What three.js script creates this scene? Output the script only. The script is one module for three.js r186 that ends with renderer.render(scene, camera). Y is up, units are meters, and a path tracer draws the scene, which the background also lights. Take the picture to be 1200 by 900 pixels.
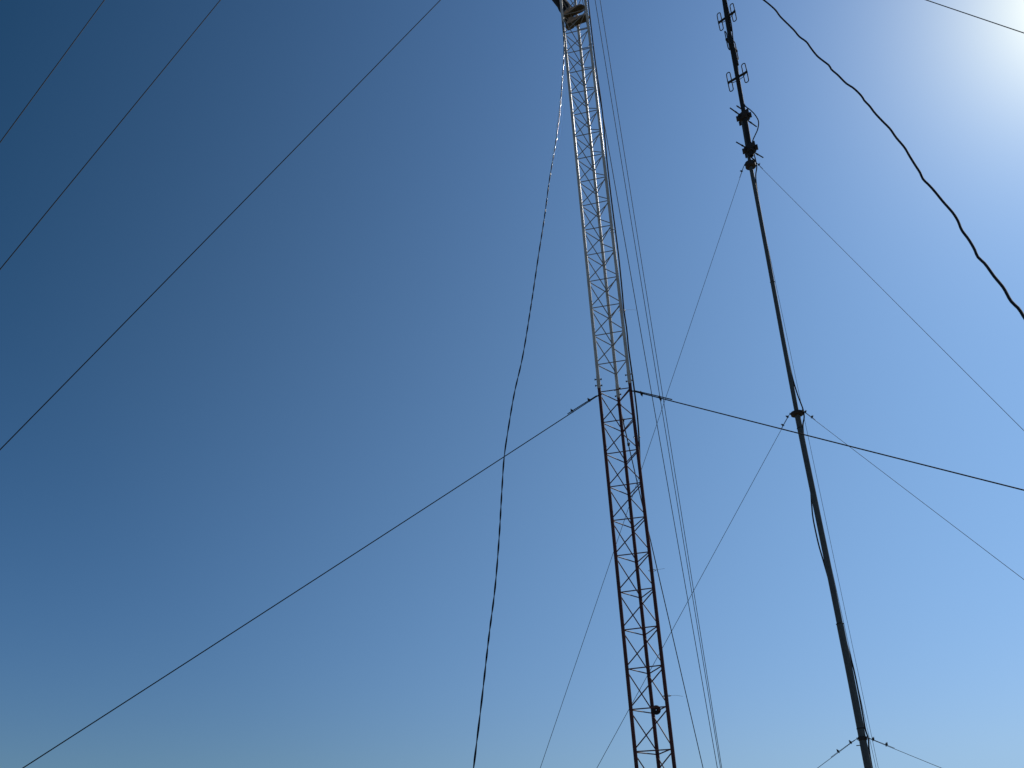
import * as THREE from 'three';
import { mergeGeometries, mergeVertices } from 'three/addons/utils/BufferGeometryUtils.js';
import { MarchingCubes } from 'three/addons/objects/MarchingCubes.js';

// ---------------------------------------------------------------- camera, sky, sun, exposure
const scene = new THREE.Scene();
const camera = new THREE.PerspectiveCamera(42.741, 4 / 3, 0.05, 4000);
camera.position.set(0, 1.6, 0);                       // hand-held phone at eye height, tipped up 28.8 degrees, rolled about 3
camera.up.set(0.050128, 0.875476, 0.480655);
camera.lookAt(0, 1.6 + 0.48126, -0.876578);

const renderer = new THREE.WebGLRenderer({ antialias: true });
renderer.toneMapping = THREE.LinearToneMapping;
renderer.toneMappingExposure = 1.0;
renderer.shadowMap.enabled = true;

const SUN = new THREE.Vector3(0.49697, 0.65556, -0.56856).normalize();
// clear sky: radiance by height above the horizon and by angle from the sun (haze near the horizon, wide forward scatter, aureole)
{
  const K = [[-0.0387, -0.0656, 0.1772, 1.4018, 1.1869, 0.182, 0.5941],
    [-0.0483, -0.0003, 0.3462, 1.1549, 1.8294, 0.2717, -0.3848],
    [-0.0874, 0.2599, 0.7642, 0.3244, 2.356, -0.6734, -0.343]];
  const LEAST = [0.013, 0.038, 0.105];
  const sat = (x, a, b) => x < a ? x : a + b * (1 - Math.exp(-(x - a) / b));
  const W = 1024, H = 512, data = new Float32Array(W * H * 4);
  for (let j = 0; j < H; j++) {
    const el = ((j + 0.5) / H - 0.5) * Math.PI, deg = el * 180 / Math.PI, e = 6.2 + 0.8 * Math.log(1 + Math.exp((sat(deg, 48, 14) - 6.2) / 0.8));
    for (let i = 0; i < W; i++) {
      const az = ((i + 0.5) / W - 0.5) * 2 * Math.PI;
      const c = Math.cos(el) * Math.cos(az) * SUN.x + Math.sin(el) * SUN.y + Math.cos(el) * Math.sin(az) * SUN.z;
      const g = Math.acos(Math.min(1, Math.max(-1, c))) * 180 / Math.PI, g1 = sat(g, 57, 9);
      const E = Math.exp(-e / 18), N = Math.exp(-e / 4), G = Math.exp(-g1 / 36), A = Math.exp(-g / 4);
      const B = [1, E, G, A, E * G, N, N * G], o = (j * W + i) * 4;
      for (let k = 0; k < 3; k++) data[o + k] = Math.max(LEAST[k], B.reduce((s, b, n) => s + b * K[k][n], 0));
      data[o + 3] = 1;
    }
  }
  const sky = new THREE.DataTexture(data, W, H, THREE.RGBAFormat, THREE.FloatType);
  sky.mapping = THREE.EquirectangularReflectionMapping;
  sky.magFilter = sky.minFilter = THREE.LinearFilter; sky.wrapS = THREE.RepeatWrapping;
  sky.needsUpdate = true;
  scene.background = sky; scene.environment = sky;
}
const sun = new THREE.DirectionalLight(new THREE.Color(1, 0.955, 0.88), 3.4);
sun.position.copy(SUN).multiplyScalar(80); sun.target.position.set(2, 6, -11);
sun.castShadow = true; sun.shadow.mapSize.set(4096, 4096);
Object.assign(sun.shadow.camera, { left: -32, right: 32, top: 32, bottom: -32, near: 1, far: 200 });
scene.add(sun, sun.target);

// ---------------------------------------------------------------- helpers
let seed = 7; const rnd = () => (seed = (seed * 16807) % 2147483647) / 2147483647;
const V = (x, y, z) => new THREE.Vector3(x, y, z);
const taken = {};
const numbered = n => { const k = taken[n] = (taken[n] ?? -1) + 1; return k ? `${n}_${String(k).padStart(3, '0')}` : n; };
function part(name, geo, mat, parent) {
  const m = new THREE.Mesh(geo, mat); m.name = name; m.castShadow = m.receiveShadow = true; parent.add(m); return m;
}
function thing(name, label, category, group, at = [0, 0, 0], turn = 0) {
  const o = new THREE.Group(); o.name = numbered(name); o.position.set(...at); o.rotation.y = turn;
  o.userData = { label, category }; if (group) o.userData.group = group; scene.add(o); return o;
}
const sub = (name, parent) => { const o = new THREE.Group(); o.name = name; parent.add(o); return o; };
const Y = V(0, 1, 0);
function rod(a, b, r, r2 = r, seg = 10) {               // a round bar from a to b, its uv in metres
  const d = b.clone().sub(a), L = d.length(), g = new THREE.CylinderGeometry(r2, r, L, seg, 1);
  const uv = g.attributes.uv; for (let i = 0; i < uv.count; i++) uv.setXY(i, uv.getX(i) * 6.28 * r, uv.getY(i) * L);
  g.applyQuaternion(new THREE.Quaternion().setFromUnitVectors(Y, d.divideScalar(L)));
  const c = a.clone().add(b).multiplyScalar(0.5); g.translate(c.x, c.y, c.z); return g;
}
function block(w, h, d, c, q) { const g = new THREE.BoxGeometry(w, h, d); if (q) g.applyQuaternion(q); g.translate(c.x, c.y, c.z); return g; }
const tube = (pts, r, n = pts.length * 6, seg = 8, closed = false) => new THREE.TubeGeometry(new THREE.CatmullRomCurve3(pts, closed, 'centripetal'), n, r, seg, closed);
const merged = list => mergeGeometries(list.map(g => { const n = g.index ? g.toNonIndexed() : g; for (const k of Object.keys(n.attributes)) if (!['position', 'normal', 'uv'].includes(k)) n.deleteAttribute(k); return n; }));
const look = d => new THREE.Quaternion().setFromUnitVectors(Y, d.clone().normalize());

// ---------------------------------------------------------------- materials
function noiseTex(w, h, repeat, f) {                    // value noise in three scales, tiling
  const grid = n => { const a = []; for (let i = 0; i < n * n; i++) a.push(rnd()); return (u, v) => {
    const x = u * n, y = v * n, i = Math.floor(x), j = Math.floor(y), s = x - i, t = y - j, q = (p, r) => a[((r % n + n) % n) * n + (p % n + n) % n];
    const ss = s * s * (3 - 2 * s), tt = t * t * (3 - 2 * t);
    return (q(i, j) * (1 - ss) + q(i + 1, j) * ss) * (1 - tt) + (q(i, j + 1) * (1 - ss) + q(i + 1, j + 1) * ss) * tt; }; };
  const a = grid(8), b = grid(24), c = grid(80), d = new Uint8Array(w * h * 4);
  for (let j = 0; j < h; j++) for (let i = 0; i < w; i++) {
    const u = i / w, v = j / h, col = f(a(u, v), b(u, v), c(u, v)), o = (j * w + i) * 4;
    for (let k = 0; k < 3; k++) d[o + k] = Math.round(255 * Math.pow(Math.min(1, Math.max(0, col[k])), 1 / 2.2));
    d[o + 3] = 255;
  }
  const t = new THREE.DataTexture(d, w, h); t.wrapS = t.wrapT = THREE.RepeatWrapping; t.magFilter = THREE.LinearFilter; t.minFilter = THREE.LinearMipmapLinearFilter;
  t.generateMipmaps = true; t.colorSpace = THREE.SRGBColorSpace; t.repeat.set(...repeat); t.needsUpdate = true; return t;
}
const mix = (p, q, t) => p.map((x, i) => x + (q[i] - x) * t);
const step = (a, b, x) => Math.min(1, Math.max(0, (x - a) / (b - a)));
const std = (o) => new THREE.MeshStandardMaterial(o);
const M = {
  // chalky white tower paint with grey weathering and a few rust specks
  white: new THREE.MeshPhysicalMaterial({ specularIntensity: 0.4, map: noiseTex(256, 256, [1.3, 1.3], (a, b, c) => mix(mix([0.58, 0.575, 0.55], [0.46, 0.455, 0.43], step(0.35, 0.8, a * 0.5 + b * 0.5)), [0.25, 0.13, 0.07], step(0.86, 0.95, b * 0.6 + c * 0.4))), roughness: 0.36, metalness: 0 }),
  // bracing of the white section: bare dull zinc, never painted
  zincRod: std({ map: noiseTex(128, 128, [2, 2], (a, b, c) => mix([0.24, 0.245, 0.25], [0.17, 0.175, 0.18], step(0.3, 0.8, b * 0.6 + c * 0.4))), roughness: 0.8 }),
  // faded oxide red over old steel
  red: std({ map: noiseTex(256, 256, [1.3, 1.3], (a, b, c) => mix(mix([0.09, 0.014, 0.0095], [0.06, 0.0105, 0.0085], step(0.3, 0.8, a * 0.5 + b * 0.5)), [0.05, 0.028, 0.02], step(0.72, 0.88, b * 0.6 + c * 0.4))), roughness: 0.62, metalness: 0 }),
  galv: std({ map: noiseTex(256, 256, [1.5, 1.5], (a, b, c) => mix([0.105, 0.125, 0.13], [0.06, 0.072, 0.078], step(0.25, 0.8, a * 0.4 + b * 0.35 + c * 0.25))), roughness: 0.7, metalness: 0.15 }),
  dark: std({ color: new THREE.Color().setRGB(0.018, 0.019, 0.021), roughness: 0.8, metalness: 0.1 }),
  clamp: std({ map: noiseTex(64, 64, [4, 4], (a, b) => mix([0.03, 0.03, 0.03], [0.06, 0.032, 0.018], step(0.6, 0.9, b))), roughness: 0.75, metalness: 0.2 }),
  wire: std({ color: new THREE.Color().setRGB(0.012, 0.0125, 0.0135), roughness: 0.8 }),
  coax: std({ color: new THREE.Color().setRGB(0.012, 0.012, 0.013), roughness: 0.85 }),
  ropeDark: new THREE.MeshPhysicalMaterial({ specularIntensity: 0.55, color: new THREE.Color().setRGB(0.014, 0.015, 0.018), roughness: 0.16 }),
  tie: std({ color: new THREE.Color().setRGB(0.6, 0.6, 0.58), roughness: 0.4 }),
  tieDark: std({ color: new THREE.Color().setRGB(0.04, 0.04, 0.045), roughness: 0.4 }),
  cloth: std({ color: new THREE.Color().setRGB(0.012, 0.012, 0.015), roughness: 0.95 }),
  shirt: std({ color: new THREE.Color().setRGB(0.06, 0.075, 0.11), roughness: 0.95 }),
  skin: std({ color: new THREE.Color().setRGB(0.42, 0.25, 0.17), roughness: 0.6 }),
  suede: std({ map: noiseTex(128, 128, [6, 6], (a, b, c) => mix([0.44, 0.32, 0.24], [0.31, 0.22, 0.165], step(0.3, 0.8, a * 0.4 + c * 0.6))), roughness: 0.95 }),
  sole: std({ map: noiseTex(128, 128, [9, 9], (a, b, c) => mix([0.05, 0.04, 0.022], [0.11, 0.085, 0.04], step(0.5, 0.8, a * 0.6 + c * 0.4))), roughness: 0.9 }),
  helmet: std({ color: new THREE.Color().setRGB(0.7, 0.7, 0.68), roughness: 0.35 }),
  web: std({ color: new THREE.Color().setRGB(0.35, 0.12, 0.03), roughness: 0.9 }),
  concrete: std({ map: noiseTex(128, 128, [2, 2], (a, b, c) => mix([0.36, 0.34, 0.31], [0.24, 0.23, 0.21], step(0.2, 0.9, a * 0.4 + c * 0.6))), roughness: 0.95 }),
  ground: std({ map: noiseTex(512, 512, [500, 500], (a, b, c) => mix(mix([0.2, 0.165, 0.12], [0.15, 0.13, 0.085], step(0.3, 0.75, a)), [0.1, 0.105, 0.055], step(0.55, 0.85, b * 0.5 + c * 0.5))), roughness: 1 }),
};

// ---------------------------------------------------------------- setting: dry open ground below the picture
const ground = part('ground', new THREE.CircleGeometry(1500, 96).rotateX(-Math.PI / 2), M.ground, scene);
ground.userData = { kind: 'structure', label: 'dry bare ground with thin yellowed grass', category: 'ground' };

// ---------------------------------------------------------------- three-legged lattice tower
const TX = 1.024, TZ = -8.57, FACE = 0.305, CR = FACE / Math.sqrt(3), TURN = 0.2245, BAY = 0.335, SEC = 6.175;
const legAt = k => { const t = TURN + [-2, 2, 0][k] * Math.PI / 3; return [TX + CR * Math.sin(t), TZ - CR * Math.cos(t)]; };   // left, right, back
const LEG = [0, 1, 2].map(legAt);
const onLeg = (k, h) => V(LEG[k][0] - TX, h, LEG[k][1] - TZ);            // in the tower's own frame
const tower = thing('lattice_tower', 'slim three-legged lattice tower, white section bolted on a red one', 'tower', null, [TX, 0, TZ]);
const LEGR = 0.0163, RODR = 0.0052;
for (let s = 0; s < 5; s++) {
  const red = s % 2 === 0, y0 = s * SEC + (s ? 0 : 0.3), y1 = Math.min((s + 1) * SEC, 28.9);
  const sec = sub(red ? 'red_section' : 'white_section', tower);
  sec.userData.label = red ? 'dark red painted lattice section' : 'white painted lattice section';
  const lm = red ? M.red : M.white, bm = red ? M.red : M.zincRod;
  for (let k = 0; k < 3; k++) {
    part('leg', rod(onLeg(k, y0), onLeg(k, y1 - 0.001), LEGR, LEGR, 20), lm, sec);
    if (s) part('leg_sleeve', rod(onLeg(k, y0 + 0.002), onLeg(k, y0 + 0.15), LEGR + 0.0022, LEGR + 0.0022, 20), lm, sec);
  }
  const rings = [];
  if (red) { for (let h = y1 - 0.04; h > y0 + 0.1; h -= BAY) rings.unshift(h); } else for (let h = y0 + 0.274; h < y1; h += BAY) rings.push(h);
  const list = [];
  const brace = (name, a, b) => {                        // stops at the skin of the legs
    a.y += (rnd() - 0.5) * 0.007; b.y += (rnd() - 0.5) * 0.007;           // hand-welded, never quite level
    const d = b.clone().sub(a).setLength(LEGR * 0.6); list.push([name, rod(a.clone().add(d), b.clone().sub(d), RODR, RODR, 8)]);
  };
  rings.forEach((h, i) => {
    for (const [p, q] of [[0, 1], [0, 2], [2, 1]]) brace('horizontal_brace', onLeg(p, h), onLeg(q, h));
    const up = rings[i + 1]; if (!up) return;
    brace('diagonal_brace', onLeg(0, h + 0.022), onLeg(1, up - 0.022));       // front face rises to the right leg
    brace('diagonal_brace', onLeg(0, up - 0.022), onLeg(2, h + 0.022));
    brace('diagonal_brace', onLeg(2, up - 0.022), onLeg(1, h + 0.022));
  });
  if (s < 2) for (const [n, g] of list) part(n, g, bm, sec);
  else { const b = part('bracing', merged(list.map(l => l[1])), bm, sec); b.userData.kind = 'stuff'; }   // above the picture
  if (s) for (let k = 0; k < 3; k++) for (const dy of [0.035, 0.105]) {       // two bolts through each leg at the splice
    const a = k * 2.1 + 0.12, d = V(Math.cos(a * 0.15), 0, Math.sin(a * 0.15)), c = onLeg(k, y0 + dy);
    part('splice_bolt', merged([rod(c.clone().addScaledVector(d, -0.034), c.clone().addScaledVector(d, 0.034), 0.005, 0.005, 8),
      rod(c.clone().addScaledVector(d, -0.037), c.clone().addScaledVector(d, -0.029), 0.0095, 0.0095, 6),
      rod(c.clone().addScaledVector(d, 0.025), c.clone().addScaledVector(d, 0.033), 0.0095, 0.0095, 6)]), M.dark, sec);
  }
}
part('concrete_pad', new THREE.CylinderGeometry(0.42, 0.45, 0.3, 24).translate(0, 0.152, 0), M.concrete, tower);

// small round sheave fixed at the back leg, low on the red section
{
  const p = thing('pulley', 'small round black pulley on the back leg of the red lattice section', 'pulley', null, [1.083, 3.131, -8.652]);
  const prof = [[0.003, -0.011], [0.036, -0.011], [0.039, -0.008], [0.031, -0.002], [0.031, 0.002], [0.039, 0.008], [0.036, 0.011], [0.003, 0.011], [0.003, -0.011]].map(q => new THREE.Vector2(...q));
  const q = look(V(-0.12, -0.17, 1));
  part('wheel', new THREE.LatheGeometry(prof, 28).applyQuaternion(q), M.dark, p);
  part('bracket', merged([rod(V(0.028, 0.0, -0.004), V(-0.004, 0.004, -0.088), 0.006), rod(V(-0.028, -0.0, -0.004), V(-0.0285, 0.004, -0.078), 0.005)]), M.dark, p);
}

// ---------------------------------------------------------------- guy wires
function clip(at, dir, side, s) {                        // wire-rope clip: saddle, u-bolt and two nuts
  const q = look(dir), n = side.clone().normalize(), c = V().crossVectors(dir, n).normalize(), g = [];
  const saddle = new THREE.BoxGeometry(0.02 * s, 0.024 * s, 0.012 * s); const m = new THREE.Matrix4().makeBasis(c, dir.clone().normalize(), n);
  saddle.applyMatrix4(m).translate(at.x, at.y, at.z).translate(n.x * 0.01 * s, n.y * 0.01 * s, n.z * 0.01 * s); g.push(saddle);
  for (const k of [-1, 1]) {
    const b = at.clone().addScaledVector(c, 0.0085 * s * k);
    g.push(rod(b.clone().addScaledVector(n, -0.012 * s), b.clone().addScaledVector(n, 0.036 * s), 0.0032 * s, 0.0032 * s, 6));
    g.push(rod(b.clone().addScaledVector(n, 0.016 * s), b.clone().addScaledVector(n, 0.026 * s), 0.0062 * s, 0.0062 * s, 6));
  }
  g.push(rod(at.clone().addScaledVector(c, -0.0085 * s).addScaledVector(n, -0.012 * s), at.clone().addScaledVector(c, 0.0085 * s).addScaledVector(n, -0.012 * s), 0.0032 * s, 0.0032 * s, 6));
  return merged(g);
}
function guy(name, label, group, from, to, r, eye, o = {}) {
  // from: where it is made fast; eye: radius of the loop round the leg; double: length of the doubled tail; clips: distances
  const g = thing(name, label, 'guy wire', group, from.toArray());
  const d = to.clone().sub(from), L = d.length(); d.divideScalar(L);
  const sag = o.sag ?? 0.0015, pts = [];
  for (let i = 0; i <= 24; i++) { const t = i / 24; pts.push(d.clone().multiplyScalar(eye + (L - eye) * t).add(V(0, -4 * sag * L * t * (1 - t), 0))); }
  part('strand', tube(pts, r, 48, 8), o.mat ?? M.wire, g);
  const upv = V(0, 1, 0).addScaledVector(d, -d.y).normalize();
  const loop = []; const hz = V(d.x, 0, d.z).normalize(), sd = V(-hz.z, 0, hz.x);
  for (let i = 0; i <= 14; i++) { const a = Math.PI * (0.5 + i / 14); loop.push(hz.clone().multiplyScalar(Math.cos(a) * eye * 0.8).addScaledVector(sd, Math.sin(a) * eye * 0.8)); }
  loop.unshift(d.clone().multiplyScalar(eye * 2)); loop.push(d.clone().multiplyScalar(eye * 2));
  part('eye_loop', tube(loop, r, 60, 6), o.mat ?? M.wire, g);
  if (o.double) part('doubled_tail', tube([d.clone().multiplyScalar(eye * 1.6).addScaledVector(upv, r * 1.6), d.clone().multiplyScalar(o.double * 0.5).addScaledVector(upv, r * 2.1), d.clone().multiplyScalar(o.double).addScaledVector(upv, r * 2.3)], r * 0.95, 12, 6), o.mat ?? M.wire, g);
  for (const c of o.clips ?? []) part('wire_clip', clip(d.clone().multiplyScalar(c).addScaledVector(upv, r), d, o.side ? V(...o.side) : upv, o.size ?? 1), M.dark, g);
  return g;
}
const ANCHOR = { left: V(-7.27, 0.02, -6.49), right: V(8.83, 0.02, -2.6), back: V(3.47, 0.02, -18.69) };
const GR = 0.0047;
const tow = (k, h, name) => V(LEG[k][0], h, LEG[k][1]);
const tg = 'guy wires of the lattice tower';
guy('guy_wire', 'taut guy wire from the red and white splice, sloping down away from the mast', tg, tow(0, 6.11, 0), ANCHOR.left, GR, 0.022, { double: 0.42, clips: [0.135, 0.36], size: 0.85 });
guy('guy_wire', 'guy wire from the splice running down across the dark mast', tg, tow(1, 6.10, 0), ANCHOR.right, GR * 1.15, 0.022, { double: 0.5, clips: [0.13, 0.36], size: 1.15, side: [0, -1, 0.2] });
guy('guy_wire', 'guy wire from the splice seen through the red bracing behind the tower', tg, tow(2, 6.10, 0), ANCHOR.back, GR * 1.1, 0.022, { double: 0.5, clips: [0.2, 0.5], size: 1.1 });
[['lowest of three parallel dark wires in the open sky away from both towers', 13.98], ['middle of three parallel dark wires in the open sky away from both towers', 21.04], ['uppermost of three parallel dark wires in the open sky away from both towers', 28.34]]
  .forEach(([l, h]) => guy('guy_wire', l, tg, tow(0, h), ANCHOR.left, GR, 0.022, { double: 0.42, clips: [0.135, 0.36] }));
guy('guy_wire', 'short stretch of wire crossing the bright glow beside the sun', tg, tow(1, 14.04), ANCHOR.right, GR * 0.9, 0.022, { double: 0.42, clips: [0.135, 0.36] });
[['thin guy wire close beside the lattice tower, joining the white leg half way up', 14.28], ['middle one of the thin steep wires between tower and mast', 21.39], ['thin steep wire between tower and mast, the one farthest from the tower', 26.84]]
  .forEach(([l, h]) => guy('guy_wire', l, tg, tow(2, h), ANCHOR.back, GR * 1.1, 0.022, { double: 0.42, clips: [0.135, 0.36] }));

// ---------------------------------------------------------------- cables and rope at the tower
{ // coax taped down the right leg
  const c = thing('coax_cable', 'black coax cable running down the tower leg that faces the dark mast', 'cable', null, [LEG[1][0], 0, LEG[1][1]]);
  const off = [[13.2, 0.03], [12.2, 0.036], [11.18, 0.034], [10.6, 0.034], [9.78, 0.047], [9.01, 0.034], [8.4, 0.033], [7.72, 0.038], [7.23, 0.031], [7.04, 0.026], [6.81, 0.032], [6.56, 0.028], [6.27, 0.0338], [5.89, 0.0374], [5.62, 0.029], [5.35, 0.012], [5.09, -0.004], [4.29, 0.004], [3.6, -0.004], [3.21, 0.005], [2.4, -0.003], [1.2, 0.002], [0.4, 0.0], [0.32, 0.01]];
  const pts = off.map(([h, u]) => V(u, h, -Math.sqrt(Math.max(0, 0.026 * 0.026 - u * u)) - (u > 0.026 ? 0.002 : 0)));
  part('jacket', tube(pts, 0.0078, 220, 10), M.coax, c);
  for (const [h, mat, tail] of [[7.03, M.tie, [0.115, -0.012]], [4.288, M.tieDark, [0.08, 0.004]], [3.205, M.tieDark, [0.1, -0.014]], [9.4, M.tie, [0.03, 0.06]], [8.05, M.tieDark, null], [5.6, M.tieDark, null], [10.85, M.tieDark, null]]) {
    const t = sub('cable_tie', c), ring = [];
    for (let i = 0; i < 16; i++) { const a = i / 16 * Math.PI * 2; ring.push(V(0.008 + 0.032 * Math.cos(a), h, -0.008 + 0.026 * Math.sin(a))); }
    part('band', tube(ring, 0.0026, 40, 6, true), mat, t);
    if (tail) part('tail', tube([V(0.035, h, 0.004), V(0.035 + tail[0] * 0.5, h + tail[1] * 0.25, 0.012), V(0.035 + tail[0], h + tail[1], 0.014)], 0.0011, 14, 5), mat, t);
  }
}
{ // two-strand twisted hand line hanging from the climber down to the ground
  const P = [[0.905, 12.3, -8.66], [0.872, 11.75, -8.585], [0.851, 11.309, -8.50], [0.828, 10.781, -8.46], [0.755, 10.121, -8.361], [0.677, 9.498, -8.263], [0.594, 8.984, -8.177], [0.507, 8.495, -8.091], [0.416, 7.898, -7.978], [0.323, 7.338, -7.865], [0.212, 6.643, -7.711], [0.103, 6.003, -7.556], [0.018, 5.606, -7.452], [-0.046, 5.23, -7.347], [-0.092, 4.917, -7.255], [-0.118, 4.618, -7.163], [-0.154, 4.139, -7.005], [-0.195, 3.699, -6.847], [-0.243, 3.328, -6.702], [-0.299, 2.839, -6.49], [-0.347, 2.43, -6.29], [-0.38, 2.135, -6.131], [-0.408, 1.866, -5.972], [-0.44, 1.2, -5.7], [-0.46, 0.4, -5.5], [-0.43, 0.02, -5.3], [-0.2, 0.02, -5.05]];
  const r = thing('hand_line', 'black twisted rope hanging in a loose curve beside the lattice tower', 'rope', null, P[P.length - 1]);
  const base = V(...P[P.length - 1]), curve = new THREE.CatmullRomCurve3(P.map(p => V(...p).sub(base)), false, 'centripetal');
  const twist = s => s / 0.34 * 6.283 + 0.9 * Math.sin(s * 2.1) + 0.6 * Math.sin(s * 5.3 + 1);     // the lay is uneven
  const N = 1100, len = curve.getLength(), fr = [];
  for (let i = 0; i <= N; i++) { const p = curve.getPointAt(i / N), t = curve.getTangentAt(i / N); const a = V(0, 0, 1).cross(t).normalize(), b = V().crossVectors(t, a); fr.push([p, a, b, i / N * len]); }
  for (const ph of [0, Math.PI]) {
    const pts = fr.map(([p, a, b, s]) => p.clone().addScaledVector(a, 0.0033 * Math.cos(twist(s) + ph)).addScaledVector(b, 0.0033 * Math.sin(twist(s) + ph)));
    part('strand', new THREE.TubeGeometry(new THREE.CatmullRomCurve3(pts), 1100, 0.0037, 6), M.ropeDark, r);
  }
}
{ // stiff loose cable with coil memory, from high on the tower to the ground beside the camera
  const P = [[1.16, 14.6, -8.40], [1.22, 13.4, -8.2], [1.62, 11.2, -7.15], [1.98, 9.5, -6.3], [2.15, 8.5, -5.75], [2.214, 8.123, -5.577], [2.23, 8.045, -5.546], [2.253, 7.894, -5.487], [2.257, 7.774, -5.443], [2.279, 7.578, -5.366], [2.29, 7.474, -5.325], [2.296, 7.357, -5.279], [2.317, 7.25, -5.233], [2.317, 7.14, -5.189], [2.321, 6.983, -5.125], [2.336, 6.883, -5.081], [2.349, 6.8, -5.044], [2.344, 6.743, -5.021], [2.356, 6.633, -4.972], [2.366, 6.482, -4.905], [2.383, 6.4, -4.865], [2.39, 6.255, -4.798], [2.384, 6.189, -4.769], [2.387, 6.104, -4.73], [2.382, 5.999, -4.682], [2.382, 5.866, -4.618], [2.384, 5.747, -4.56], [2.373, 5.624, -4.501], [2.366, 5.477, -4.428], [2.35, 5.363, -4.373], [2.333, 5.239, -4.311], [2.321, 5.152, -4.266], [2.304, 5.067, -4.224], [2.302, 4.988, -4.18], [2.296, 4.901, -4.132], [2.283, 4.786, -4.067], [2.269, 4.642, -3.984], [2.252, 4.556, -3.935], [2.225, 4.461, -3.882], [2.209, 4.362, -3.823], [2.184, 4.256, -3.759], [2.161, 4.18, -3.713], [2.154, 4.108, -3.665], [2.127, 3.981, -3.582], [2.106, 3.874, -3.509], [2.069, 3.751, -3.426], [2.057, 3.68, -3.373], [2.037, 3.614, -3.326], [1.997, 3.486, -3.23], [1.957, 3.355, -3.129], [1.85, 2.9, -2.85], [1.7, 2.0, -2.4], [1.62, 1.0, -2.1], [1.65, 0.25, -1.95], [1.8, 0.02, -1.75], [2.3, 0.012, -1.5]];
  const b = V(...P[P.length - 1]), c = thing('loose_cable', 'thick wavy black cable sagging below the sun glow', 'cable', null, b.toArray());
  part('jacket', tube(P.map(p => V(...p).sub(b)), 0.0066, 420, 10), M.coax, c);
}

// ---------------------------------------------------------------- guyed tubular mast behind, bowed a little at its top
const MA = 0.309796, MB = V(6.0973, 0, -19.0479);
const mast = thing('tube_mast', 'dark grey stepped tube mast with clamped antenna on top, guyed at three rings', 'mast', null, MB.toArray(), -MA);
const mu = V(Math.cos(MA), 0, Math.sin(MA)), mn = V(-Math.sin(MA), 0, Math.cos(MA));
const mw = (u, h, n = 0) => MB.clone().addScaledVector(mu, u).addScaledVector(mn, n).add(V(0, h, 0));     // mast frame to world
const AX = [[-0.03, 0.15], [-0.02, 2], [-0.012, 3.85], [0.008, 5.44], [0.018, 7.8], [0.018, 10.0], [0.022, 10.95], [0.049, 12.8], [0.088, 14.95], [0.125, 17.3], [0.132, 17.85], [0.14, 18.4], [0.16, 19.1], [0.172, 19.6]];
const axCurve = new THREE.CatmullRomCurve3(AX.map(([u, h]) => V(u, h, 0)), false, 'centripetal');
const axis = h => { for (let i = 1; i < AX.length; i++) if (h <= AX[i][1] || i === AX.length - 1) { const [u0, h0] = AX[i - 1], [u1, h1] = AX[i]; return u0 + (u1 - u0) * (h - h0) / (h1 - h0); } };
const mp = (h, du = 0, n = 0) => V(axis(h) + du, h, n);
for (const [h0, h1, d] of [[0.15, 6.4, 0.134], [6.4, 10.9, 0.119], [10.9, 17.8, 0.096], [17.8, 19.55, 0.082]]) {
  const pts = []; for (let i = 0; i <= 16; i++) pts.push(mp(h0 - (h0 > 1 ? 0.25 : 0) + (h1 - h0 + (h0 > 1 ? 0.25 : 0)) * i / 16));
  const g = tube(pts, d / 2, 40, 24), uv = g.attributes.uv; for (let i = 0; i < uv.count; i++) uv.setXY(i, uv.getX(i) * (h1 - h0), uv.getY(i) * 3.14 * d);
  part('tube_section', g, M.galv, mast);
}
for (const [h, d] of [[4.46, 0.134], [10.62, 0.119], [6.4, 0.134], [14.4, 0.096]]) part('band_clamp', new THREE.TorusGeometry(d / 2 + 0.002, 0.0075, 8, 28).rotateX(Math.PI / 2).translate(axis(h), h, 0), M.dark, mast);
part('base_plate', new THREE.CylinderGeometry(0.2, 0.24, 0.16, 20).translate(-0.03, 0.082, 0), M.concrete, mast);
// guy rings: a flat plate round the tube with three lugs
const GUYDIR = [V(-7.64, 0, 0.46), V(4.53, 0, 7.38), V(2.74, 0, -7.52)].map(v => v.normalize());   // world directions of the three anchors
const inMast = v => V(v.dot(mu), 0, v.dot(mn));
const RINGS = [[4.285, 0.068, 0.075], [10.97, 0.062, 0.13], [17.93, 0.05, 0.125]];
RINGS.forEach(([h, ri, ro], n) => {
  const ring = sub('guy_ring', mast), sh = new THREE.Shape(); sh.absarc(0, 0, ro, 0, Math.PI * 2);
  const ho = new THREE.Path(); ho.absarc(0, 0, ri - 0.004, 0, Math.PI * 2, true); sh.holes.push(ho);
  const th = n === 0 ? 0.06 : n === 1 ? 0.055 : 0.12;
  part('plate', new THREE.ExtrudeGeometry(sh, { depth: th, bevelEnabled: true, bevelThickness: 0.004, bevelSize: 0.004, bevelSegments: 2, curveSegments: 28 }).rotateX(-Math.PI / 2).translate(axis(h), h - th / 2, 0), M.clamp, ring);
  for (const d of GUYDIR) {
    const l = inMast(d), c = mp(h).addScaledVector(l, ro + 0.012);
    part('lug', merged([block(0.05, 0.014, 0.03, c, new THREE.Quaternion().setFromUnitVectors(V(1, 0, 0), l)), rod(c.clone().addScaledVector(l, 0.012).add(V(0, -0.025, 0)), c.clone().addScaledVector(l, 0.012).add(V(0, 0.025, 0)), 0.007)]), M.clamp, ring);
  }
});
part('clamp_bolt', rod(mp(4.17, -0.13, 0.03), mp(4.17, -0.05, 0.03), 0.008), M.dark, mast);
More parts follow.
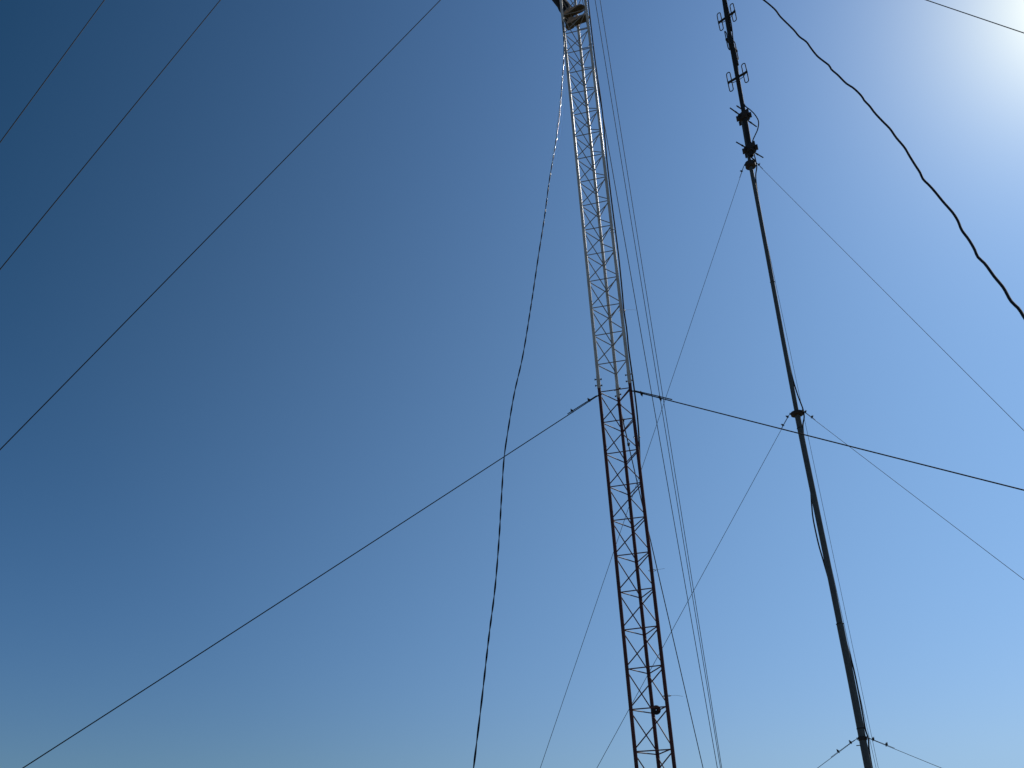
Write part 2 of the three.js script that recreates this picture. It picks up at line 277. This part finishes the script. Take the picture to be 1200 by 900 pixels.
// mast guys
const MANCHOR = [V(-1.54, 0.02, -18.59), V(10.63, 0.02, -11.67), V(MB.x + 8 * Math.cos(1.232), 0.02, MB.z - 8 * Math.sin(1.232))];
const mname = [['from the top ring of the mast, crossing behind the lattice tower', 'from the top ring of the mast toward the sunny side', 'from the top ring straight down behind the mast'],
  ['from the middle ring of the mast toward the lattice tower', 'from the middle ring of the mast, crossing the tower guy wire', 'from the middle ring straight down behind the mast'],
  ['from the lowest ring of the mast toward the lattice tower', 'from the lowest ring of the mast toward the sunny side', 'from the lowest ring straight down behind the mast']];
[2, 1, 0].forEach((n, row) => {
  const [h, , ro] = RINGS[n];
  GUYDIR.forEach((d, k) => {
    const from = mw(axis(h), h).addScaledVector(d, ro + 0.03);
    const big = n === 0;
    guy('mast_guy_wire', `thin guy wire ${mname[row][k]}`, 'guy wires of the tube mast', from, MANCHOR[k], 0.0046, 0.03,
      { double: n === 0 ? 0.62 : 0.45, clips: n === 2 ? [0.22] : n === 1 ? [0.09, 0.33] : [0.14, 0.44], size: 1.5, sag: 0.001 });
  });
});
// feed line strapped along the mast
{
  const c = thing('mast_feed_line', 'black feed line strapped along the tube mast with slack bulges', 'cable', null, MB.toArray(), -MA);
  const L = [[0.42, 24.4, 0.03], [0.403, 23.812, 0.03], [0.40, 22.79, 0.05], [0.345, 21.983, 0.06], [0.325, 21.198, 0.05], [0.29, 20.595, 0.05], [0.298, 19.84, 0.06], [0.416, 19.619, 0.06], [0.496, 19.443, 0.05], [0.546, 19.22, 0.03], [0.486, 18.98, 0.02], [0.394, 18.811, 0.02], [0.31, 18.646, 0.03], [0.27, 18.3, 0.09], [0.28, 17.99, 0.05], [0.27, 17.784, 0.03], [0.215, 17.611, 0.0], [0.185, 17.41, -0.03], [0.14, 16.5, -0.05], [0.11, 14.9, -0.06], [0.09, 13.4, -0.05], [0.079, 12.2, -0.03], [0.085, 11.8, 0.0], [0.118, 11.368, 0.03], [0.145, 11.173, 0.04], [0.162, 11.021, 0.05], [0.152, 10.841, 0.04], [0.092, 10.668, 0.02], [0.05, 10.2, -0.062], [0.0, 9.4, -0.062], [-0.056, 8.911, -0.02], [-0.083, 8.633, 0], [-0.088, 8.356, 0], [-0.079, 7.99, 0], [-0.058, 7.718, -0.01], [-0.03, 7.35, -0.05], [0.02, 6.6, -0.07], [0.072, 5.886, -0.03], [0.093, 5.515, 0], [0.093, 5.122, 0], [0.085, 4.692, 0.01], [0.078, 4.421, 0.02], [0.094, 4.272, 0.03], [0.07, 4.1, -0.03], [0.05, 3.5, -0.055], [0.03, 2.0, -0.06], [0.03, 0.4, -0.06], [0.03, 0.18, -0.06]];
  part('jacket', tube(L.map(p => V(...p)), 0.0148, 460, 8), M.coax, c);
}

// ---------------------------------------------------------------- folded-dipole antenna clamped beside the mast top
{
  const AB = [[0.20, 18.15], [0.213, 18.6], [0.235, 19.3], [0.245, 19.9], [0.262, 20.63], [0.285, 21.8], [0.31, 22.84], [0.342, 23.66], [0.385, 24.6], [0.44, 25.8], [0.46, 26.2]];
  const ant = thing('dipole_array_antenna', 'black boom antenna with paired folded dipole loops at the mast top', 'antenna', null, MB.toArray(), -MA);
  const at = h => { for (let i = 1; i < AB.length; i++) if (h <= AB[i][1] || i === AB.length - 1) { const [u0, h0] = AB[i - 1], [u1, h1] = AB[i]; return V(u0 + (u1 - u0) * (h - h0) / (h1 - h0), h, 0.06); } };
  part('boom', tube(AB.map(([u, h]) => V(u, h, 0.06)), 0.056, 40, 16), M.dark, ant);
  const loopPair = (h, deg, A) => {
    const c = at(h), d = V(Math.cos(deg * Math.PI / 180), 0, Math.sin(deg * Math.PI / 180));
    part('cross_arm', merged([rod(c.clone().addScaledVector(d, -A), c.clone().addScaledVector(d, A), 0.032, 0.032, 12), block(0.11, 0.1, 0.11, c.clone())]), M.dark, ant);
    for (const s of [-1, 1]) {
      const e = c.clone().addScaledVector(d, s * (A - 0.05)), W = 0.052, H = 0.335, pts = [];
      for (let i = 0; i <= 10; i++) { const a = Math.PI * i / 10; pts.push(e.clone().addScaledVector(d, W * Math.cos(a)).add(V(0, H - W + W * Math.sin(a), 0))); }
      for (let i = 0; i <= 10; i++) { const a = Math.PI * (1 + i / 10); pts.push(e.clone().addScaledVector(d, W * Math.cos(a)).add(V(0, -(H - W) + W * Math.sin(a), 0))); }
      const lp = part('folded_dipole', tube(pts, 0.0135, 90, 8, true), M.dark, ant);
      part('feed_block', block(0.05, 0.06, 0.045, e.clone().addScaledVector(d, s * 0.045)), M.dark, lp);
    }
    // the harness lead sags below each arm
    part('harness', tube([c.clone().addScaledVector(d, A - 0.02), c.clone().addScaledVector(d, A * 0.55).add(V(0, -0.09, 0)), c.clone().add(V(0, -0.15, 0.05)), c.clone().addScaledVector(d, -A * 0.55).add(V(0, -0.08, 0)), c.clone().addScaledVector(d, -A + 0.02)], 0.009, 24, 6), M.coax, ant);
  };
  loopPair(23.1, 25.6, 0.262); loopPair(22.02, 112, 0.275); loopPair(20.84, 21.5, 0.276); loopPair(24.3, 115, 0.27); loopPair(25.6, 24, 0.27);
  part('feed_splitter', merged([rod(at(21.25).add(V(0.055, 0, 0.02)), at(21.85).add(V(0.04, 0, 0.02)), 0.045), rod(at(22.5).add(V(0.06, 0, 0.03)), at(23.7).add(V(0.055, 0, 0.03)), 0.014)]), M.dark, ant);
  // two clamps that bind boom and mast, with threaded rods through their plates
  for (const [h, u0, rods] of [[19.48, 0.215, [[-0.07, 19.661, 0.482, 19.287, 0.14], [0.10, 19.86, 0.25, 19.76, 0.11]]], [18.39, 0.20, [[-0.088, 18.548, 0.477, 18.215, 0.14], [0.10, 18.22, 0.275, 18.07, 0.14]]]]) {
    const cl = sub('mast_clamp', ant), q = new THREE.Quaternion().setFromEuler(new THREE.Euler(0, -0.6, 0));
    part('jaw', merged([block(0.34, 0.13, 0.03, V(u0, h, 0.14), q), block(0.34, 0.13, 0.03, V(u0, h, -0.085), q), block(0.2, 0.2, 0.2, V(u0 + 0.0, h, 0.03), q), block(0.08, 0.1, 0.1, V(u0 - 0.15, h - 0.03, 0.06)), block(0.08, 0.1, 0.1, V(u0 + 0.16, h + 0.02, 0.03))]), M.clamp, cl);
    for (const [ua, ha, ub, hb, n] of rods) {
      // the rods run level: their tilt in the picture comes from pointing toward and away from the camera
      const hm = (ha + hb) / 2, k = (ha - hb) * 1.25, a = V(ua, hm, n * 0.2 + k), b = V(ub, hm, n * 0.2 - k);
      part('threaded_rod', rod(a, b, 0.017, 0.017, 8), M.dark, cl);
      for (const t of [0.22, 0.78]) part('nut', rod(a.clone().lerp(b, t - 0.03), a.clone().lerp(b, t + 0.03), 0.024, 0.024, 6), M.dark, cl);
    }
  }
}

// ---------------------------------------------------------------- climber standing on the tower's bracing
{
  const O = V((LEG[0][0] + LEG[2][0]) / 2, 11.474, (LEG[0][1] + LEG[2][1]) / 2);   // middle of the rung under the lower boot
  const n = V(0.733, 0, 0.680), r = V(0.680, 0, -0.733);                          // into the tower; along the rung to the back leg
  const man = thing('person', 'climber in black trousers and tan boots standing on the white bracing', 'person', null, O.toArray());
  const P = (s, t, h) => n.clone().multiplyScalar(s).addScaledVector(r, t).add(V(0, h, 0));
  const smin = (a, b, k) => { const h = Math.max(0, Math.min(1, 0.5 + 0.5 * (b - a) / k)); return b + (a - b) * h - k * h * (1 - h); };
  const cap = (p, a, b, ra, rb) => { const ab = b.clone().sub(a), t = Math.max(0, Math.min(1, p.clone().sub(a).dot(ab) / (ab.lengthSq() + 1e-9))); return p.distanceTo(a.clone().addScaledVector(ab, t)) - (ra + (rb - ra) * t); };
  function meshField(field, centre, half, res, name, mat, parent) {
    const mc = new MarchingCubes(res, mat, false, false, 120000); mc.isolation = 0;
    const p = V(); for (let k = 0; k < res; k++) for (let j = 0; j < res; j++) for (let i = 0; i < res; i++) {
      p.set((i - res / 2) / (res / 2) * half + centre.x, (j - res / 2) / (res / 2) * half + centre.y, (k - res / 2) / (res / 2) * half + centre.z);
      mc.field[i + j * res + k * res * res] = -field(p);
    }
    mc.update();
    const g0 = new THREE.BufferGeometry(); g0.setAttribute('position', new THREE.BufferAttribute(mc.positionArray.slice(0, mc.count * 3), 3));
    const g = mergeVertices(g0, 1e-5); g.scale(half, half, half); g.translate(centre.x, centre.y, centre.z); g.computeVertexNormals();
    const uv = new Float32Array(g.attributes.position.count * 2); for (let i = 0; i < uv.length / 2; i++) { uv[2 * i] = g.attributes.position.getX(i) + g.attributes.position.getZ(i); uv[2 * i + 1] = g.attributes.position.getY(i); }
    g.setAttribute('uv', new THREE.BufferAttribute(uv, 2));
    return part(name, g, mat, parent);
  }
  // joints: the weight hangs back from the tower
  const J = { a1: P(-0.06, 0.08, 0.095), a2: P(-0.06, 0.025, 0.225), k1: P(-0.16, 0.12, 0.5), k2: P(-0.15, -0.02, 0.62), h1: P(-0.3, 0.11, 0.93), h2: P(-0.3, -0.09, 0.95), pel: P(-0.32, 0.01, 1.02), che: P(-0.35, 0.01, 1.34), nec: P(-0.33, 0.01, 1.54), hed: P(-0.29, 0.01, 1.67),
    s1: P(-0.34, 0.19, 1.47), s2: P(-0.34, -0.17, 1.47), e1: P(-0.2, 0.27, 1.26), e2: P(-0.2, -0.25, 1.26), w1: P(-0.03, 0.18, 1.38), w2: P(-0.03, -0.17, 1.38) };
  const bones = (x, legs, up) => p => {
    let d = 9; const add = (a, b, ra, rb, k = 0.05) => { d = smin(d, cap(p, a, b, ra + x, rb + x), k); };
    if (legs) { for (const i of [1, 2]) { add(J['k' + i], J['a' + i], 0.056, x > 0 ? 0.053 : 0.038); add(J['h' + i], J['k' + i], 0.082, 0.058); } add(J.h1, J.h2, 0.09, 0.09); add(J.pel, J.pel, 0.13, 0.13, 0.08); }
    if (up) { add(J.pel, J.che, 0.12, 0.145, 0.08); add(J.s1, J.s2, 0.07, 0.07, 0.08); add(J.che, J.nec, 0.13, 0.06, 0.08); for (const i of [1, 2]) { add(J['s' + i], J['e' + i], 0.052, 0.042); add(J['e' + i], J['w' + i], 0.04, 0.029); } }
    return d;
  };
  const headHands = p => {
    let d = smin(cap(p, J.nec, J.hed, 0.055, 0.055), cap(p, J.hed.clone().add(V(0, -0.02, 0)), J.hed.clone().add(V(0, 0.045, 0)), 0.078, 0.088), 0.04);
    d = smin(d, cap(p, J.hed.clone().addScaledVector(n, 0.085).add(V(0, 0.015, 0)), J.hed.clone().addScaledVector(n, 0.1).add(V(0, -0.02, 0)), 0.01, 0.015), 0.015);   // nose
    d = smin(d, cap(p, J.hed.clone().addScaledVector(n, 0.055).add(V(0, -0.085, 0)), J.hed.clone().addScaledVector(n, 0.06).add(V(0, -0.09, 0)), 0.032, 0.03), 0.03);     // chin
    for (const s of [-1, 1]) d = smin(d, cap(p, J.hed.clone().addScaledVector(r, s * 0.086).add(V(0, -0.015, 0)), J.hed.clone().addScaledVector(r, s * 0.092).add(V(0, 0.025, 0)), 0.012, 0.016), 0.012);
    return d;
  };
  const body = meshField(p => smin(bones(-0.012, true, true)(p), headHands(p), 0.03), P(-0.25, 0.01, 0.92), 0.95, 110, 'body', M.skin, man);
  meshField(bones(0.012, true, false), P(-0.25, 0.01, 0.62), 0.7, 90, 'trousers', M.cloth, man);
  meshField(bones(0.014, false, true), P(-0.25, 0.01, 1.25), 0.5, 70, 'jacket', M.shirt, man);
  // hands close round the tower's legs
  for (const [w, k, s] of [[J.w1, 2, 1], [J.w2, 0, -1]]) {
    const c = V(LEG[k][0] - O.x, w.y, LEG[k][1] - O.z), g = [], to = c.clone().sub(w).normalize(), side = V(-to.z, 0, to.x);
    g.push(rod(w.clone(), w.clone().addScaledVector(to, w.distanceTo(c) - 0.03), 0.026, 0.03, 12));
    for (let f = 0; f < 5; f++) {
      const y = f < 4 ? 0.033 - f * 0.021 : 0.05, R0 = LEGR + 0.008, q = [], flip = f < 4 ? 1 : -1, span = [2.6, 2.8, 2.7, 2.3, 1.6][f];
      for (let i = 0; i <= 8; i++) { const a = Math.PI + flip * (0.35 + span * i / 8); q.push(c.clone().addScaledVector(to, R0 * Math.cos(a)).addScaledVector(side, R0 * Math.sin(a)).add(V(0, y, 0))); }
      g.push(tube(q, 0.0085, 20, 7));
    }
    part('hand', merged(g), M.skin, man);
  }
  // hard hat, belt and lanyard
  const hat = part('helmet', new THREE.LatheGeometry([[0.125, -0.01], [0.122, 0.0], [0.108, 0.006], [0.104, 0.05], [0.088, 0.1], [0.05, 0.128], [0.001, 0.135]].map(q => new THREE.Vector2(...q)), 32), M.helmet, man);
  hat.position.copy(J.hed).add(V(0, 0.045, 0));
  const belt = part('belt', new THREE.TorusGeometry(0.162, 0.024, 8, 36).rotateX(Math.PI / 2), M.web, man); belt.position.copy(J.pel).add(V(0, 0.06, 0));
  part('lanyard', tube([P(-0.28, 0.17, 1.08), P(-0.1, 0.2, 1.08), P(0.03, 0.19, 1.1), P(0.06, 0, 1.1), P(0.03, -0.18, 1.1), P(-0.1, -0.2, 1.08), P(-0.28, -0.16, 1.08)], 0.009, 60, 8), M.web, man);
  // boots
  const boot = (s, t, h, yaw, roll) => {
    const b = sub('boot', man); b.position.copy(P(s, t, h)); b.rotation.set(0, Math.atan2(n.x, n.z) + yaw, 0); b.rotateX(roll);
    const outline = (x) => [[0, -0.135 - x], [0.03, -0.13 - x], [0.036 + x, -0.1], [0.033 + x, -0.03], [0.04 + x, 0.05], [0.05 + x, 0.11], [0.044 + x, 0.15], [0.02, 0.178 + x], [-0.006, 0.18 + x], [-0.032, 0.16], [-0.044 - x, 0.11], [-0.038 - x, 0.05], [-0.031 - x, -0.03], [-0.036 - x, -0.1], [-0.03, -0.13 - x]];
    const solid = (pts, y0, th) => { const c = new THREE.CatmullRomCurve3(pts.map(q => V(q[0], q[1], 0)), true), sh = new THREE.Shape(c.getPoints(60).map(q => new THREE.Vector2(q.x, q.y)));
      return new THREE.ExtrudeGeometry(sh, { depth: th, bevelEnabled: true, bevelThickness: 0.003, bevelSize: 0.003, bevelSegments: 2 }).rotateX(Math.PI / 2).translate(0, y0 + th, 0); };
    const F = p => {   // foot, instep, shaft; cut flat at the sole
      let d = cap(p, V(0, 0.032, -0.09), V(0.002, 0.028, 0.11), 0.04, 0.036);
      d = smin(d, cap(p, V(0, 0.035, 0.05), V(0.004, 0.034, 0.13), 0.043, 0.04), 0.03);
      d = smin(d, cap(p, V(0, 0.07, -0.07), V(0, 0.115, -0.082), 0.044, 0.046), 0.05);
      d = smin(d, cap(p, V(0, 0.09, -0.04), V(0, 0.05, 0.05), 0.036, 0.034), 0.03);
      return Math.max(d, 0.02 - p.y);
    };
    const u = meshField(F, V(0, 0.11, 0.02), 0.19, 64, 'upper', M.suede, b);
    const so = part('sole', merged([solid(outline(0.004), 0.008, 0.013), solid([[0, -0.138], [0.034, -0.13], [0.037, -0.09], [0.034, -0.05], [0, -0.042], [-0.034, -0.05], [-0.037, -0.09], [-0.034, -0.13]], -0.006, 0.011)]), M.sole, b);
    const lug = []; for (let i = 0; i < 7; i++) for (const k of [-1, 1]) lug.push(block(0.026, 0.009, 0.011, V(k * 0.021 + 0.002, 0.0035, 0.002 + i * 0.022), new THREE.Quaternion().setFromAxisAngle(Y, k * 0.4)));
    part('tread', merged(lug), M.sole, b);
    const lace = []; for (let i = 0; i < 4; i++) lace.push(rod(V(-0.03, 0.098 + i * 0.017, 0.028 - i * 0.019), V(0.03, 0.1 + i * 0.017, 0.025 - i * 0.019), 0.003, 0.003, 5));
    part('laces', merged(lace), M.cloth, b);
  };
  boot(0.025, 0.08, RODR + 0.008, 0.19, 0.02);
  boot(0.02, 0.025, 0.142, 0.16, -0.02);
}

renderer.render(scene, camera);
